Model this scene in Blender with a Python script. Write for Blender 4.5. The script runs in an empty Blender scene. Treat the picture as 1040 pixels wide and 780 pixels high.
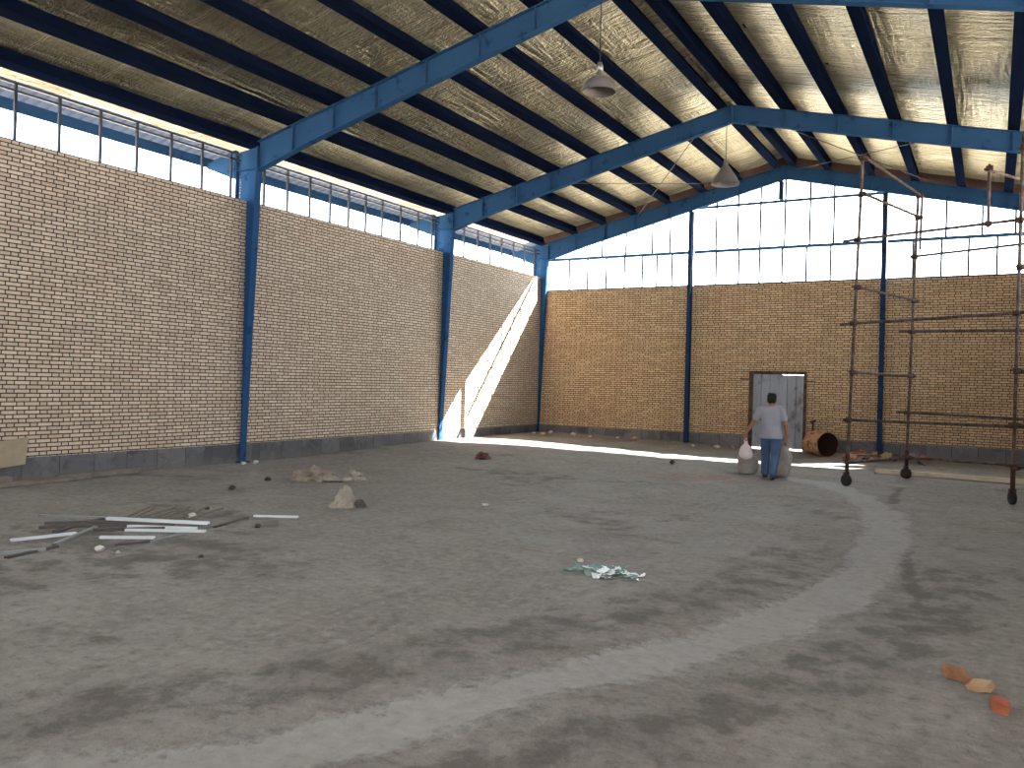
import bpy, bmesh, math, random
from mathutils import Vector, Matrix, noise
random.seed(7)
scn = bpy.context.scene
COL = scn.collection
PI = math.pi

# ------------------------------------------------------------------ dimensions of the hall
XL, XR = -12.42, 2.44          # inner brick faces of the side walls
YB, YF = 23.48, -1.6           # far gable wall, open front
RX, SL = -4.99, 0.2327         # ridge, roof slope
HALF = RX - XL
ZT, ZG = 4.98, 4.56            # brick tops: side walls, gable wall
ZS = 0.357                     # stone skirting height
OV = 1.1                       # roof overhang
OVR = 2.6                      # unseen canopy, added to keep sun out of the side windows
ZTR = 3.2                      # brick top of two unseen bays, lowered to add fill light
FRAMES = [YF, 4.76, 11.36, 17.96, YB]

def zroof(x):                  # underside of the purlins
    return 6.0 + SL * (HALF - abs(x - RX))

def sstep(t):
    t = max(0., min(1., t)); return t * t * (3 - 2 * t)

def ground(x, y):
    h = .13 * sstep((-5 - x) / 6) * sstep((y - 12) / 7)
    return h

# ------------------------------------------------------------------ object helpers
def tag(o, label=None, cat=None, group=None, kind=None):
    if label: o['label'] = label
    if cat: o['category'] = cat
    if group: o['group'] = group
    if kind: o['kind'] = kind
    return o

def empty(name, loc=(0, 0, 0), rz=0.):
    o = bpy.data.objects.new(name, None); COL.objects.link(o)
    o.location = loc; o.rotation_euler = (0, 0, rz); o.empty_display_size = .1
    return o

def obj(name, bm, mat, parent=None, smooth=False, loc=None):
    me = bpy.data.meshes.new(name); bm.to_mesh(me); bm.free()
    if mat is not None: me.materials.append(mat)
    if smooth:
        for p in me.polygons: p.use_smooth = True
    o = bpy.data.objects.new(name, me); COL.objects.link(o)
    if parent is not None: o.parent = parent
    if loc is not None: o.location = loc
    return o

def B(): return bmesh.new()

def box(bm, c, s, rot=None):
    m = Matrix.Translation(c)
    if rot is not None: m = m @ rot.to_4x4()
    m = m @ Matrix.Diagonal((s[0], s[1], s[2], 1))
    bmesh.ops.create_cube(bm, size=1, matrix=m); return bm

def bb(bm, x0, x1, y0, y1, z0, z1):
    return box(bm, ((x0 + x1) / 2, (y0 + y1) / 2, (z0 + z1) / 2), (abs(x1 - x0), abs(y1 - y0), abs(z1 - z0)))

def bar(bm, a, b, w, h, up=(0, 0, 1)):
    """rectangular bar from a to b, w across, h along up"""
    a, b = Vector(a), Vector(b); d = b - a; L = d.length; d.normalize()
    s = d.cross(Vector(up)).normalized(); u = s.cross(d)
    r = Matrix((d, s, u)).transposed()
    return box(bm, (a + b) / 2, (L, w, h), r)

def tube(bm, a, b, r, n=12, r2=None):
    a, b = Vector(a), Vector(b); d = b - a
    q = d.to_track_quat('Z', 'Y').to_matrix().to_4x4()
    m = Matrix.Translation((a + b) / 2) @ q
    bmesh.ops.create_cone(bm, cap_ends=True, segments=n, radius1=r, radius2=r if r2 is None else r2, depth=d.length, matrix=m)
    return bm

def prism(bm, pts, thick, frame):
    """outline pts (u,v) extruded +-thick/2; frame(u,v,w)->Vector"""
    n = len(pts)
    A = [bm.verts.new(frame(u, v, -thick / 2)) for u, v in pts]
    C = [bm.verts.new(frame(u, v, thick / 2)) for u, v in pts]
    bm.faces.new(A[::-1]); bm.faces.new(C)
    for i in range(n):
        j = (i + 1) % n; bm.faces.new((A[i], A[j], C[j], C[i]))
    bmesh.ops.recalc_face_normals(bm, faces=bm.faces)
    return bm

def lathe(bm, prof, n=28, m=None):
    rings = []
    for r, z in prof:
        rings.append([bm.verts.new((r * math.cos(2 * PI * k / n), r * math.sin(2 * PI * k / n), z)) for k in range(n)])
    for a, b in zip(rings, rings[1:]):
        for k in range(n):
            bm.faces.new((a[k], a[(k + 1) % n], b[(k + 1) % n], b[k]))
    if m is not None: bmesh.ops.transform(bm, matrix=m, verts=bm.verts)
    return bm

def bevel(bm, w, seg=2):
    bmesh.ops.bevel(bm, geom=bm.edges[:], offset=w, segments=seg, affect='EDGES', profile=.6); return bm

# ------------------------------------------------------------------ material helpers
class NT:
    def __init__(s, name):
        s.m = bpy.data.materials.new(name); s.m.use_nodes = True
        s.t = s.m.node_tree; s.n = s.t.nodes; s.l = s.t.links
        s.bsdf = s.n['Principled BSDF']; s.out = s.n['Material Output']
    def put(s, sock, v):
        if v is None: return
        if hasattr(v, 'is_output') or isinstance(v, bpy.types.NodeSocket): s.l.new(v, sock)
        elif isinstance(v, (tuple, list)) and len(v) == 3 and sock.type == 'RGBA': sock.default_value = (*v, 1)
        else: sock.default_value = v
    def math(s, op, a, b=None, c=None, clamp=False):
        n = s.n.new('ShaderNodeMath'); n.operation = op; n.use_clamp = clamp
        s.put(n.inputs[0], a); s.put(n.inputs[1], b); s.put(n.inputs[2], c); return n.outputs[0]
    def pos(s):
        return s.n.new('ShaderNodeNewGeometry').outputs['Position']
    def objco(s):
        return s.n.new('ShaderNodeTexCoord').outputs['Object']
    def xyz(s, v):
        n = s.n.new('ShaderNodeSeparateXYZ'); s.l.new(v, n.inputs[0]); return n.outputs
    def vec(s, x, y, z):
        n = s.n.new('ShaderNodeCombineXYZ'); s.put(n.inputs[0], x); s.put(n.inputs[1], y); s.put(n.inputs[2], z); return n.outputs[0]
    def scale(s, v, k):
        n = s.n.new('ShaderNodeVectorMath'); n.operation = 'MULTIPLY'; s.l.new(v, n.inputs[0])
        n.inputs[1].default_value = k; return n.outputs[0]
    def noise(s, v, sc, det=4, rough=.55, dist=0., col=False):
        n = s.n.new('ShaderNodeTexNoise'); s.l.new(v, n.inputs['Vector']); n.inputs['Scale'].default_value = sc
        n.inputs['Detail'].default_value = det; n.inputs['Roughness'].default_value = rough; n.inputs['Distortion'].default_value = dist
        return n.outputs['Color' if col else 'Fac']
    def vor(s, v, sc, feat='F1', out='Distance'):
        n = s.n.new('ShaderNodeTexVoronoi'); n.feature = feat; s.l.new(v, n.inputs['Vector']); n.inputs['Scale'].default_value = sc
        return n.outputs[out]
    def white(s, v):
        n = s.n.new('ShaderNodeTexWhiteNoise'); n.noise_dimensions = '3D'; s.l.new(v, n.inputs['Vector']); return n.outputs['Value']
    def rng(s, v, a, b, c=0., d=1., sm=False):
        n = s.n.new('ShaderNodeMapRange'); n.clamp = True
        if sm: n.interpolation_type = 'SMOOTHSTEP'
        s.l.new(v, n.inputs[0]); n.inputs[1].default_value = a; n.inputs[2].default_value = b
        s.put(n.inputs[3], c); s.put(n.inputs[4], d); return n.outputs[0]
    def mix(s, f, a, b, mode='MIX'):
        n = s.n.new('ShaderNodeMix'); n.data_type = 'RGBA'; n.blend_type = mode
        s.put(n.inputs[0], f); s.put(n.inputs[6], a); s.put(n.inputs[7], b); return n.outputs[2]
    def bump(s, h, dist=.01, strength=1., prev=None):
        n = s.n.new('ShaderNodeBump'); n.inputs['Strength'].default_value = strength; n.inputs['Distance'].default_value = dist
        s.l.new(h, n.inputs['Height'])
        if prev is not None: s.l.new(prev, n.inputs['Normal'])
        return n.outputs[0]
    def done(s, col=None, rough=.6, metal=0., normal=None, spec=None):
        s.put(s.bsdf.inputs['Base Color'], col); s.put(s.bsdf.inputs['Roughness'], rough); s.put(s.bsdf.inputs['Metallic'], metal)
        if normal is not None: s.l.new(normal, s.bsdf.inputs['Normal'])
        if spec is not None: s.bsdf.inputs['Specular IOR Level'].default_value = spec
        return s.m

def srgb(r, g, b):
    f = lambda c: (c / 255 / 12.92) if c <= 10 else ((c / 255 + .055) / 1.055) ** 2.4
    return (f(r), f(g), f(b))

def brick_mat(name, axis, ca, cb, cc, joint):
    """face brick laid in Flemish bond with raked dark joints"""
    t = NT(name); P = t.pos(); X = t.xyz(P)
    sx = X[axis]; z = X[2]
    per, hz = .345, .0624
    row = t.math('FLOOR', t.math('DIVIDE', z, hz)); zf = t.math('FRACT', t.math('DIVIDE', z, hz))
    odd = t.math('MULTIPLY', t.math('FLOORED_MODULO', row, 2.), .5)
    jit = t.math('MULTIPLY', t.white(t.vec(row, 3., 1.)), .12)
    uu = t.math('ADD', t.math('ADD', t.math('DIVIDE', sx, per), odd), jit)
    u = t.math('FRACT', uu); uid = t.math('FLOOR', uu)
    half = t.math('GREATER_THAN', u, .674)
    # distance (m) to the nearest joint centre
    a = t.math('MINIMUM', t.math('MINIMUM', u, t.math('SUBTRACT', 1., u)), t.math('ABSOLUTE', t.math('SUBTRACT', u, .674)))
    a = t.math('MULTIPLY', a, per)
    b = t.math('MULTIPLY', t.math('MINIMUM', zf, t.math('SUBTRACT', 1., zf)), hz)
    d = t.math('MINIMUM', a, b)
    wob = t.math('MULTIPLY', t.math('SUBTRACT', t.noise(P, 60, 2), .5), .004)
    mask = t.rng(t.math('ADD', d, wob), .0066, .0092)
    rid = t.white(t.vec(row, t.math('ADD', uid, t.math('MULTIPLY', half, .5)), 7.))
    rid2 = t.white(t.vec(row, t.math('ADD', uid, t.math('MULTIPLY', half, .5)), 2.))
    big = t.noise(P, .55, 3)
    c = t.mix(rid, ca, cb)
    c = t.mix(t.math('MULTIPLY', t.rng(big, .45, .7), t.rng(rid2, .3, 1.)), c, cc)
    c = t.mix(t.rng(t.noise(P, 14, 4), .3, .8, 0., .22), c, (.12, .10, .085))
    colr = t.mix(mask, joint, c)
    hgt = t.math('ADD', mask, t.math('MULTIPLY', t.noise(P, 90, 3), .25))
    return t.done(colr, .88, normal=t.bump(hgt, .008, .9))

def plain(name, col, rough=.6, metal=0., var=.15, sc=6., bumpd=.0, worldco=False):
    t = NT(name); P = t.pos() if worldco else t.objco()
    n = t.noise(P, sc, 5, .6)
    c = t.mix(t.rng(n, .3, .75), tuple(v * (1 - var) for v in col), tuple(min(1, v * (1 + var)) for v in col))
    return t.done(c, rough, metal, normal=t.bump(t.noise(P, sc * 6, 4), bumpd) if bumpd else None)

def rusty(name, col, rust, amount, rough=.55, metal=.0, sc=5., spec=.3):
    t = NT(name); P = t.pos()
    f = t.rng(t.noise(P, sc, 6, .65), .62 - amount * .3, .72 - amount * .25)
    c = t.mix(f, t.mix(t.noise(P, sc * .4, 3), tuple(v * .85 for v in col), tuple(v * 1.12 for v in col)), rust)
    return t.done(c, t.math('ADD', t.math('MULTIPLY', f, .3), rough, clamp=True), metal, normal=t.bump(t.noise(P, sc * 8, 4), .002), spec=spec)

M = {}
M['brick_side'] = brick_mat('side wall brick', 1, srgb(226, 204, 180), srgb(200, 176, 153), srgb(208, 177, 153), srgb(42, 33, 28))
M['brick_end'] = brick_mat('gable wall brick', 0, srgb(222, 190, 150), srgb(192, 160, 124), srgb(198, 152, 122), srgb(46, 35, 29))

def skirting_mat():
    t = NT('skirting slate slabs'); P = t.pos(); X = t.xyz(P)
    s = t.math('ADD', X[0], X[1])
    sid = t.math('FLOOR', t.math('DIVIDE', s, .58)); sf = t.math('FRACT', t.math('DIVIDE', s, .58))
    jd = t.math('MINIMUM', sf, t.math('SUBTRACT', 1., sf))
    v = t.white(t.vec(sid, 4., 2.))
    off = t.vec(t.math('MULTIPLY', sid, 3.7), 0., 0.)
    add = t.n.new('ShaderNodeVectorMath'); t.l.new(P, add.inputs[0]); t.l.new(off, add.inputs[1])
    cell = t.vor(add.outputs[0], 3.2, 'F1', 'Color')
    vein = t.noise(add.outputs[0], 4.5, 6, .6, 1.2)
    c = t.mix(v, srgb(66, 66, 72), srgb(96, 94, 96))
    c = t.mix(t.rng(t.xyz(cell)[0], .3, .9, 0., .6), c, srgb(112, 110, 114))
    c = t.mix(t.rng(vein, .52, .68, 0., .55), c, srgb(46, 48, 55))
    c = t.mix(t.rng(jd, .006, .016), srgb(40, 38, 36), c)
    dirt = t.rng(t.math('ADD', X[2], t.math('MULTIPLY', t.noise(P, 5, 4), .14)), .06, .24, .75, 0.)
    c = t.mix(dirt, c, srgb(104, 94, 84))
    return t.done(c, .55, normal=t.bump(t.rng(jd, .004, .014), .004))
M['skirting'] = skirting_mat()

def floor_mat():
    t = NT('trodden earth floor'); P = t.pos(); X = t.xyz(P)
    at = t.n.new('ShaderNodeAttribute'); at.attribute_name = 'wear'
    W = t.xyz(at.outputs['Color'])         # r: pale wheel track, g: dark stain, b: brick dust
    big = t.noise(P, .35, 5, .6, .6); mid = t.noise(P, 1.7, 6, .62, .4); fine = t.noise(P, 11, 6, .7)
    drag = t.noise(t.scale(P, (1.2, .35, 1)), 2.6, 5, .65, .8)
    grit = t.vor(P, 26, 'F1'); grit2 = t.noise(P, 55, 3, .7)
    c = t.mix(t.rng(big, .33, .68), srgb(132, 126, 121), srgb(149, 145, 141))
    c = t.mix(t.rng(mid, .40, .72, 0., .6), c, srgb(116, 110, 106))
    c = t.mix(t.rng(drag, .55, .75, 0., .5), c, srgb(101, 96, 93))
    c = t.mix(t.rng(fine, .50, .68, 0., .5), c, srgb(172, 164, 155))
    c = t.mix(t.rng(fine, .46, .30, 0., .55), c, srgb(84, 77, 71))
    rag = t.math('ADD', t.math('MULTIPLY', t.math('SUBTRACT', mid, .5), 1.1), t.math('MULTIPLY', t.math('SUBTRACT', fine, .5), 1.3))
    rag2 = t.math('ADD', t.math('MULTIPLY', t.math('SUBTRACT', t.noise(P, 3.1, 5, .65), .5), 2.0), t.math('MULTIPLY', t.math('SUBTRACT', fine, .5), 1.4))
    rr = t.rng(t.math('ADD', W[1], rag2), .42, .72)
    c = t.mix(t.math('MULTIPLY', rr, .62), c, srgb(78, 72, 68))
    tr = t.rng(t.math('ADD', W[0], t.math('MULTIPLY', rag, .8)), .50, .80)
    c = t.mix(t.math('MULTIPLY', tr, t.rng(fine, .3, .65, .45, .75)), c, srgb(166, 163, 161))
    c = t.mix(t.math('MULTIPLY', t.math('MULTIPLY', W[2], t.rng(mid, .35, .6)), .45), c, srgb(150, 92, 80))
    c = t.mix(t.rng(grit, .0, .16, .35, 0.), c, srgb(92, 86, 82))
    h = t.math('ADD', t.math('MULTIPLY', mid, 1.0), t.math('MULTIPLY', fine, .55))
    h = t.math('ADD', h, t.math('MULTIPLY', grit2, .22))
    h = t.math('ADD', h, t.math('MULTIPLY', drag, .6)); h = t.math('MULTIPLY', h, t.math('SUBTRACT', 1., t.math('MULTIPLY', tr, .55)))
    return t.done(c, .93, normal=t.bump(h, .035, .8), spec=.25)
M['floor'] = floor_mat()

def foil_mat():
    t = NT('foil faced insulation'); P = t.pos(); X = t.xyz(P)
    sf = t.math('FRACT', t.math('DIVIDE', t.math('ADD', X[1], .3), 1.22)); sid = t.math('FLOOR', t.math('DIVIDE', t.math('ADD', X[1], .3), 1.22))
    seam = t.math('MINIMUM', sf, t.math('SUBTRACT', 1., sf))
    r = t.white(t.vec(sid, 2., 5.))
    cr = t.noise(t.scale(P, (.9, 1.8, 1.)), 6., 3, .6, 1.0)
    cr2 = t.noise(t.scale(P, (1., 1.5, 1.)), 13., 2, .5, .6)
    cr3 = t.noise(t.scale(P, (.30, 3.4, 1.)), 2.6, 3, .55, .3)
    cr4 = t.noise(t.scale(P, (3.8, .35, 1.)), 2.8, 3, .55, .5)
    zone = t.math('MULTIPLY', t.rng(t.noise(P, .5, 2), .36, .52), t.rng(X[0], -10.9, -9.6))
    c = t.mix(r, srgb(164, 160, 138), srgb(178, 174, 152))
    c = t.mix(t.rng(t.noise(P, .9, 4), .45, .75, 0., .4), c, srgb(130, 120, 100))
    c = t.mix(t.rng(seam, .004, .012, .45, 0.), c, srgb(96, 86, 72))
    dirn = t.math('ADD', t.math('MULTIPLY', cr3, zone), t.math('MULTIPLY', cr4, t.math('SUBTRACT', 1., zone)))
    c = t.mix(t.rng(cr, .52, .72, 0., .5), c, srgb(206, 203, 186))  # painted glints: crinkle crests lightened in the colour
    c = t.mix(t.rng(dirn, .50, .32, 0., .55), c, srgb(98, 92, 80))  # painted shade: wrinkle hollows darkened in the colour
    c = t.mix(t.math('MULTIPLY', t.rng(seam, .030, .016), t.rng(seam, .006, .014)), c, srgb(216, 212, 194))
    h = t.math('ADD', t.math('MULTIPLY', cr, 1.), t.math('MULTIPLY', cr2, .4)); h = t.math('ADD', h, t.math('MULTIPLY', dirn, 1.5))
    return t.done(c, t.rng(cr, .3, .7,   .30, .44), .60, normal=t.bump(h, .115, 1.))
M['foil'] = foil_mat()

M['blue'] = rusty('blue steel paint', srgb(46, 78, 116), srgb(28, 50, 80), .12, .7, sc=3., spec=.0)
M['closer'] = plain('reddish insulation edge', srgb(116, 92, 84), .9, 0, .2, 5., .004, True)
M['post'] = rusty('shade darkened blue paint', srgb(27, 50, 84), srgb(30, 36, 46), .3, .6, sc=3., spec=.12)  # blue steel again, darkened in colour to stand for shadow on the posts
M['navy'] = rusty('dark primer purlin', srgb(15, 24, 44), srgb(30, 26, 28), .12, .8, sc=3., spec=.0)
M['rail'] = rusty('dark window bar', srgb(58, 62, 74), srgb(80, 60, 48), .2, .5)
M['bluerail'] = rusty('blue window bar', srgb(46, 92, 138), srgb(40, 60, 86), .2, .5)
M['sheet_blue'] = plain('blue roof sheet underside', srgb(54, 68, 88), .7, .0, .1, 3., worldco=True)
M['roof_top'] = plain('weathered roof sheet', srgb(120, 130, 140), .5, .3, .1, 2., worldco=True)
M['scaf'] = rusty('rusty scaffold tube', srgb(92, 80, 76), srgb(74, 56, 48), .6, .65, .1, 9.)
M['coupler'] = rusty('rusty coupler', srgb(62, 46, 42), srgb(84, 50, 36), .5, .6, .3, 14.)
M['tyre'] = plain('black rubber tyre', srgb(34, 32, 32), .75, 0, .2, 9.)
M['door'] = rusty('grey galvanised sheet', srgb(150, 153, 160), srgb(118, 112, 110), .25, .6, .0, 2.2, .2)
M['doorframe'] = rusty('brown angle iron', srgb(88, 66, 54), srgb(64, 46, 40), .5, .6, .2)
M['earth'] = plain('sunlit bare ground', srgb(186, 170, 148), .95, 0, .15, .8, .02, True)
M['strip_white'] = plain('white painted metal strip', srgb(226, 232, 236), .35, .2, .06, 3.)
M['strip_grey'] = plain('dull zinc strip', srgb(150, 152, 154), .45, .4, .15, 5.)
M['strip_dark'] = plain('dirty dark strip', srgb(84, 78, 74), .7, .1, .25, 6.)
M['timber'] = plain('weathered timber', srgb(120, 111, 100), .85, 0, .25, 7., .004)
M['timber_pale'] = plain('pale dusty timber', srgb(200, 186, 164), .85, 0, .15, 7., .004)
M['paper'] = plain('crumpled beige sack paper', srgb(156, 146, 132), .85, 0, .12, 9., .004)
M['paper_dirty'] = plain('dusty cement bag paper', srgb(146, 134, 121), .9, 0, .25, 9., .004)
M['stone_pale'] = plain('pale stone', srgb(205, 200, 190), .9, 0, .15, 15., .006)
M['stone_dark'] = plain('dark stone', srgb(66, 58, 54), .9, 0, .2, 15., .006)
M['brick_red'] = plain('broken red brick', srgb(168, 96, 72), .92, 0, .22, 12., .006)
M['brick_tan'] = plain('broken tan brick', srgb(190, 158, 122), .92, 0, .2, 12., .006)
M['brick_dull'] = plain('dull red brick', srgb(112, 72, 64), .95, 0, .2, 12., .006)
M['tan_board'] = plain('tan plaster smeared board', srgb(176, 158, 134), .92, 0, .15, 5., .006)
M['shard_white'] = plain('white enamelled glass shard', srgb(236, 244, 246), .15, .0, .05, 9.)
M['leaf'] = plain('brown cardboard scrap', srgb(158, 116, 84), .9, 0, .3, 14., .003)
M['plaster'] = plain('white plaster powder', srgb(238, 234, 228), .95, 0, .04, 12., .01)
M['drum'] = rusty('tan rusted drum', srgb(178, 138, 104), srgb(96, 58, 42), .35, .7, .1, 5.)
M['drum_in'] = rusty('dark drum inside', srgb(40, 30, 28), srgb(58, 36, 28), .5, .85, 0, 5.)  # darker tone for the inner surface of the drum
M['sack'] = plain('grey woven sack', srgb(158, 150, 146), .9, 0, .2, 10., .006)
M['plastic'] = plain('white plastic bag', srgb(226, 216, 214), .35, 0, .08, 9., .01)
M['skin'] = plain('skin', srgb(158, 108, 84), .55, 0, .06, 10.)
M['shirt'] = plain('grey t-shirt cotton', srgb(150, 148, 156), .9, 0, .06, 6., .004)
M['jeans'] = plain('blue denim', srgb(70, 92, 124), .9, 0, .16, 9., .003)
M['shoe'] = plain('dark shoe', srgb(46, 44, 48), .7, 0, .1, 9.)
M['hair'] = plain('black hair', srgb(11, 10, 10), .85, 0, .2, 60., .004)
M['lamp_metal'] = plain('lamp cap metal', srgb(150, 150, 152), .35, .7, .1, 8.)
M['wire'] = plain('dark wire', srgb(44, 44, 48), .6, .3, .1, 8.)
M['rod'] = plain('dark bracing rod', srgb(50, 54, 60), .6, .4, .1, 8.)

def glass_mat():
    t = NT('window glass'); t.n.remove(t.bsdf)
    tr = t.n.new('ShaderNodeBsdfTransparent'); tr.inputs[0].default_value = (.96, .98, .98, 1)
    gl = t.n.new('ShaderNodeBsdfGlossy'); gl.inputs['Roughness'].default_value = .02
    fr = t.n.new('ShaderNodeFresnel'); fr.inputs[0].default_value = 1.45
    mx = t.n.new('ShaderNodeMixShader'); f = t.math('MULTIPLY', fr.outputs[0], .25)
    t.l.new(f, mx.inputs[0]); t.l.new(tr.outputs[0], mx.inputs[1]); t.l.new(gl.outputs[0], mx.inputs[2])
    t.l.new(mx.outputs[0], t.out.inputs[0]); return t.m
M['glass'] = glass_mat()

def shade_mat():
    t = NT('grey acrylic lamp shade'); P = t.objco()
    c = t.mix(t.noise(P, 6, 3), srgb(106, 102, 104), srgb(126, 121, 122))
    t.bsdf.inputs['Transmission Weight'].default_value = .25
    return t.done(c, .35)
M['shade'] = shade_mat()

def shard_mat():
    t = NT('pale green glass shard'); P = t.pos()
    t.bsdf.inputs['Transmission Weight'].default_value = .15
    c = t.mix(t.noise(P, 9, 2), srgb(96, 128, 124), srgb(170, 196, 194))
    return t.done(c, .12, .1)
M['shard'] = shard_mat()

# ------------------------------------------------------------------ floor and ground
def polydist(px, py, line):
    best = 9e9
    for (x0, y0), (x1, y1) in zip(line, line[1:]):
        dx, dy = x1 - x0, y1 - y0
        t = max(0, min(1, ((px - x0) * dx + (py - y0) * dy) / (dx * dx + dy * dy)))
        d = math.hypot(px - x0 - t * dx, py - y0 - t * dy)
        if d < best: best = d
    return best

TRACK = [(-3.6, 1.6), (-3.21, 2.2), (-2.76, 2.65), (-2.44, 3.3), (-2.17, 4.0), (-1.82, 4.72), (-1.54, 5.4), (-1.28, 6.2), (-1.06, 7.3), (-.96, 8.7),
         (-1.02, 10.5), (-1.29, 12.6), (-1.85, 14.5), (-2.5, 15.8), (-3.5, 16.6)]
RUTS = [[(-.76, 9.64), (-.6, 8.2), (-.36, 6.9)], [(-1.27, 13.8), (-1.34, 16.2)]]
def build_floor():
    bm = B(); lay = bm.verts.layers.float_color.new('wear')
    def axis(stops):
        o = []
        for a, b, s in stops:
            n = max(1, round((b - a) / s)); o += [a + (b - a) * i / n for i in range(n)]
        return o + [stops[-1][1]]
    xs = axis([(XL - .25, -9, .22), (-9, -4.2, .12), (-4.2, .8, .085), (.8, XR + .25, .3)])
    ys = axis([(YF - .2, 1.5, .5), (1.5, 8, .085), (8, 17, .16), (17, YB + .25, .22)])
    grid = []
    for y in ys:
        row = []
        for x in xs:
            z = ground(x, y)
            z += .022 * noise.fractal(Vector((x * .8, y * .8, 3)), 1., 2., 4) * sstep((y - 1) / 2) + .008 * noise.noise(Vector((x * 4, y * 4, 9)))
            z += .05 * max(0, noise.noise(Vector((x * 1.6, y * 1.3, 21)))) * sstep((y - 20.5) / 1.5)
            d = polydist(x, y, TRACK)
            wob = .12 * noise.noise(Vector((x * 1.4, y * 1.4, 5)))
            half = .27 if y > 5 else .24
            r = 1 - sstep((d + wob - half * .2) / (half * 1.9))
            z -= .015 * r
            g = 0.
            for L in RUTS: g = max(g, .9 * (1 - sstep((polydist(x, y, L) - .02) / .10)))
            z -= .01 * g
            g = max(g, .5 * sstep((noise.fractal(Vector((x * .35, y * .5, 12)), 1., 2., 3) - .12) / .35))
            g = max(g, .6 * (1 - sstep((math.hypot((x + 7) / 3.2, (y - 5.2) / 1.3) - .3) / .8)))
            sh = 1 - sstep((abs(d - .75) - .15) / .55)            # churned soil either side of the track
            g = max(g, .55 * sh * (1 if y < 9 else .5))
            b = 1 - sstep((math.hypot((x + 4.6) / 1.5, (y - 15.1) / .9) - .3) / .8)
            v = bm.verts.new((x, y, z)); v[lay] = (r, g, b, 1); row.append(v)
        grid.append(row)
    for a, b in zip(grid, grid[1:]):
        for i in range(len(xs) - 1): bm.faces.new((a[i], a[i + 1], b[i + 1], b[i]))
    o = obj('floor', bm, M['floor'], smooth=True)
    tag(o, 'bare grey earth floor of the hall with a pale curving wheel track', 'floor', kind='structure')
build_floor()
bm = B()
R1 = 70
for x0, x1, y0, y1 in ((-R1, XL - .25, -R1, R1), (XR + .25, R1, -R1, R1), (XL - .25, XR + .25, -R1, YF - .2), (XL - .25, XR + .25, YB + .25, R1)):
    bb(bm, x0, x1, y0, y1, -.4, -.02)
tag(obj('ground', bm, M['earth']), 'sunlit bare ground outside the hall', 'ground', kind='structure')

# ------------------------------------------------------------------ walls
DX0, DX1, DZ = -5.80, -4.36, 2.10
T = .22
def wall_side(name, x, sgn, label):
    bm = B()
    fill_opening = (-1.3, .7, 2.6)  # unseen opening in the side wall, added to let fill light in
    for y0, y1 in zip(FRAMES, FRAMES[1:]):
        top = ZTR if sgn < 0 and y0 in FRAMES[1:3] else ZT
        if sgn < 0 and y0 == YF:
            bb(bm, x, x + T, y0, fill_opening[0], -.1, top); bb(bm, x, x + T, fill_opening[0], fill_opening[1], fill_opening[2], top); bb(bm, x, x + T, fill_opening[1], y1, -.1, top)
        else: bb(bm, x, x - sgn * T, y0, y1, -.1, top)
    bmesh.ops.remove_doubles(bm, verts=bm.verts, dist=1e-5)
    tag(obj(name, bm, M['brick_side']), label, 'wall', kind='structure')
wall_side('wall_left', XL, 1, 'long tan brick wall with dark joints under the low window band')
wall_side('wall_right', XR, -1, 'brick side wall outside the view')
bm = B()
bb(bm, XL - T, DX0, YB, YB + T, -.1, ZG); bb(bm, DX1, .72, YB, YB + T, -.1, ZG); bb(bm, .72, 1.5, YB, YB + T, -.1, 3.7); bb(bm, 1.5, XR + T, YB, YB + T, -.1, ZG); bb(bm, DX0, DX1, YB, YB + T, DZ, ZG)   # unseen notch past the scaffold, added to let a sun spot in
tag(obj('wall_back', bm, M['brick_end']), 'ochre brick gable wall with the sheet metal door', 'wall', kind='structure')
bm = B(); y0, y1 = YF - T, YF
bb(bm, XL - T, XR + T, y0, y1, -.1, ZG)
tag(obj('wall_front', bm, M['brick_end']), 'brick gable wall behind the camera', 'wall', kind='structure')
# stone skirting
def skirt(name, pieces, label):
    bm = B()
    for p in pieces: bb(bm, *p)
    tag(obj(name, bm, M['skirting']), label, 'skirting', kind='structure')
skirt('baseboard_left', [(XL - .01, XL + .02, YF, YB, -.1, ZS)], 'dark slate skirting along the long brick wall')
skirt('baseboard_right', [(XR - .02, XR + .01, YF, -1.3, -.1, ZS), (XR - .02, XR + .01, .7, YB, -.1, ZS)], 'dark slate skirting of the unseen side wall')
skirt('baseboard_back', [(XL + .02, DX0 - .06, YB - .02, YB + .01, -.1, ZS), (DX1 + .06, XR - .02, YB - .02, YB + .01, -.1, ZS)], 'dark slate skirting along the gable wall')

# ------------------------------------------------------------------ door
door = empty('door_1', ((DX0 + DX1) / 2, YB, 0)); tag(door, 'grey corrugated sheet metal door in the gable wall', 'door', kind='structure')
w = (DX1 - DX0) / 2
bm = B()
bb(bm, -w - .045, -w + .055, -.05, .05, 0, DZ + .05); bb(bm, w - .03, w + .045, -.05, .05, 0, DZ + .05); bb(bm, -w + .055, w - .03, -.05, .05, DZ - .035, DZ + .05)
obj('door_frame', bm, M['doorframe'], door)
def sheet(x0, x1, z0, z1, y, rise=.042, pitch=.24, th=.004):
    prof = []; k = 0
    while x0 + k * pitch < x1:
        for f, a in ((0, 0), (.46, 0), (.54, 1), (.92, 1)):
            xx = x0 + (k + f) * pitch
            if xx < x1 - .005: prof.append((xx, y - a * rise))
        k += 1
    prof.append((x1, prof[-1][1]))
    bm = B()
    V4 = [[bm.verts.new((u, v + dy, z)) for u, v in prof] for dy, z in ((0, z0), (0, z1), (th, z1), (th, z0))]
    n = len(prof)
    for a in range(4):
        A, C = V4[a], V4[(a + 1) % 4]
        for i in range(n - 1): bm.faces.new((A[i], A[i + 1], C[i + 1], C[i]))
    for i in (0, n - 1): bm.faces.new([V4[a][i] for a in range(4)])
    bmesh.ops.recalc_face_normals(bm, faces=bm.faces[:])
    return bm
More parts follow.
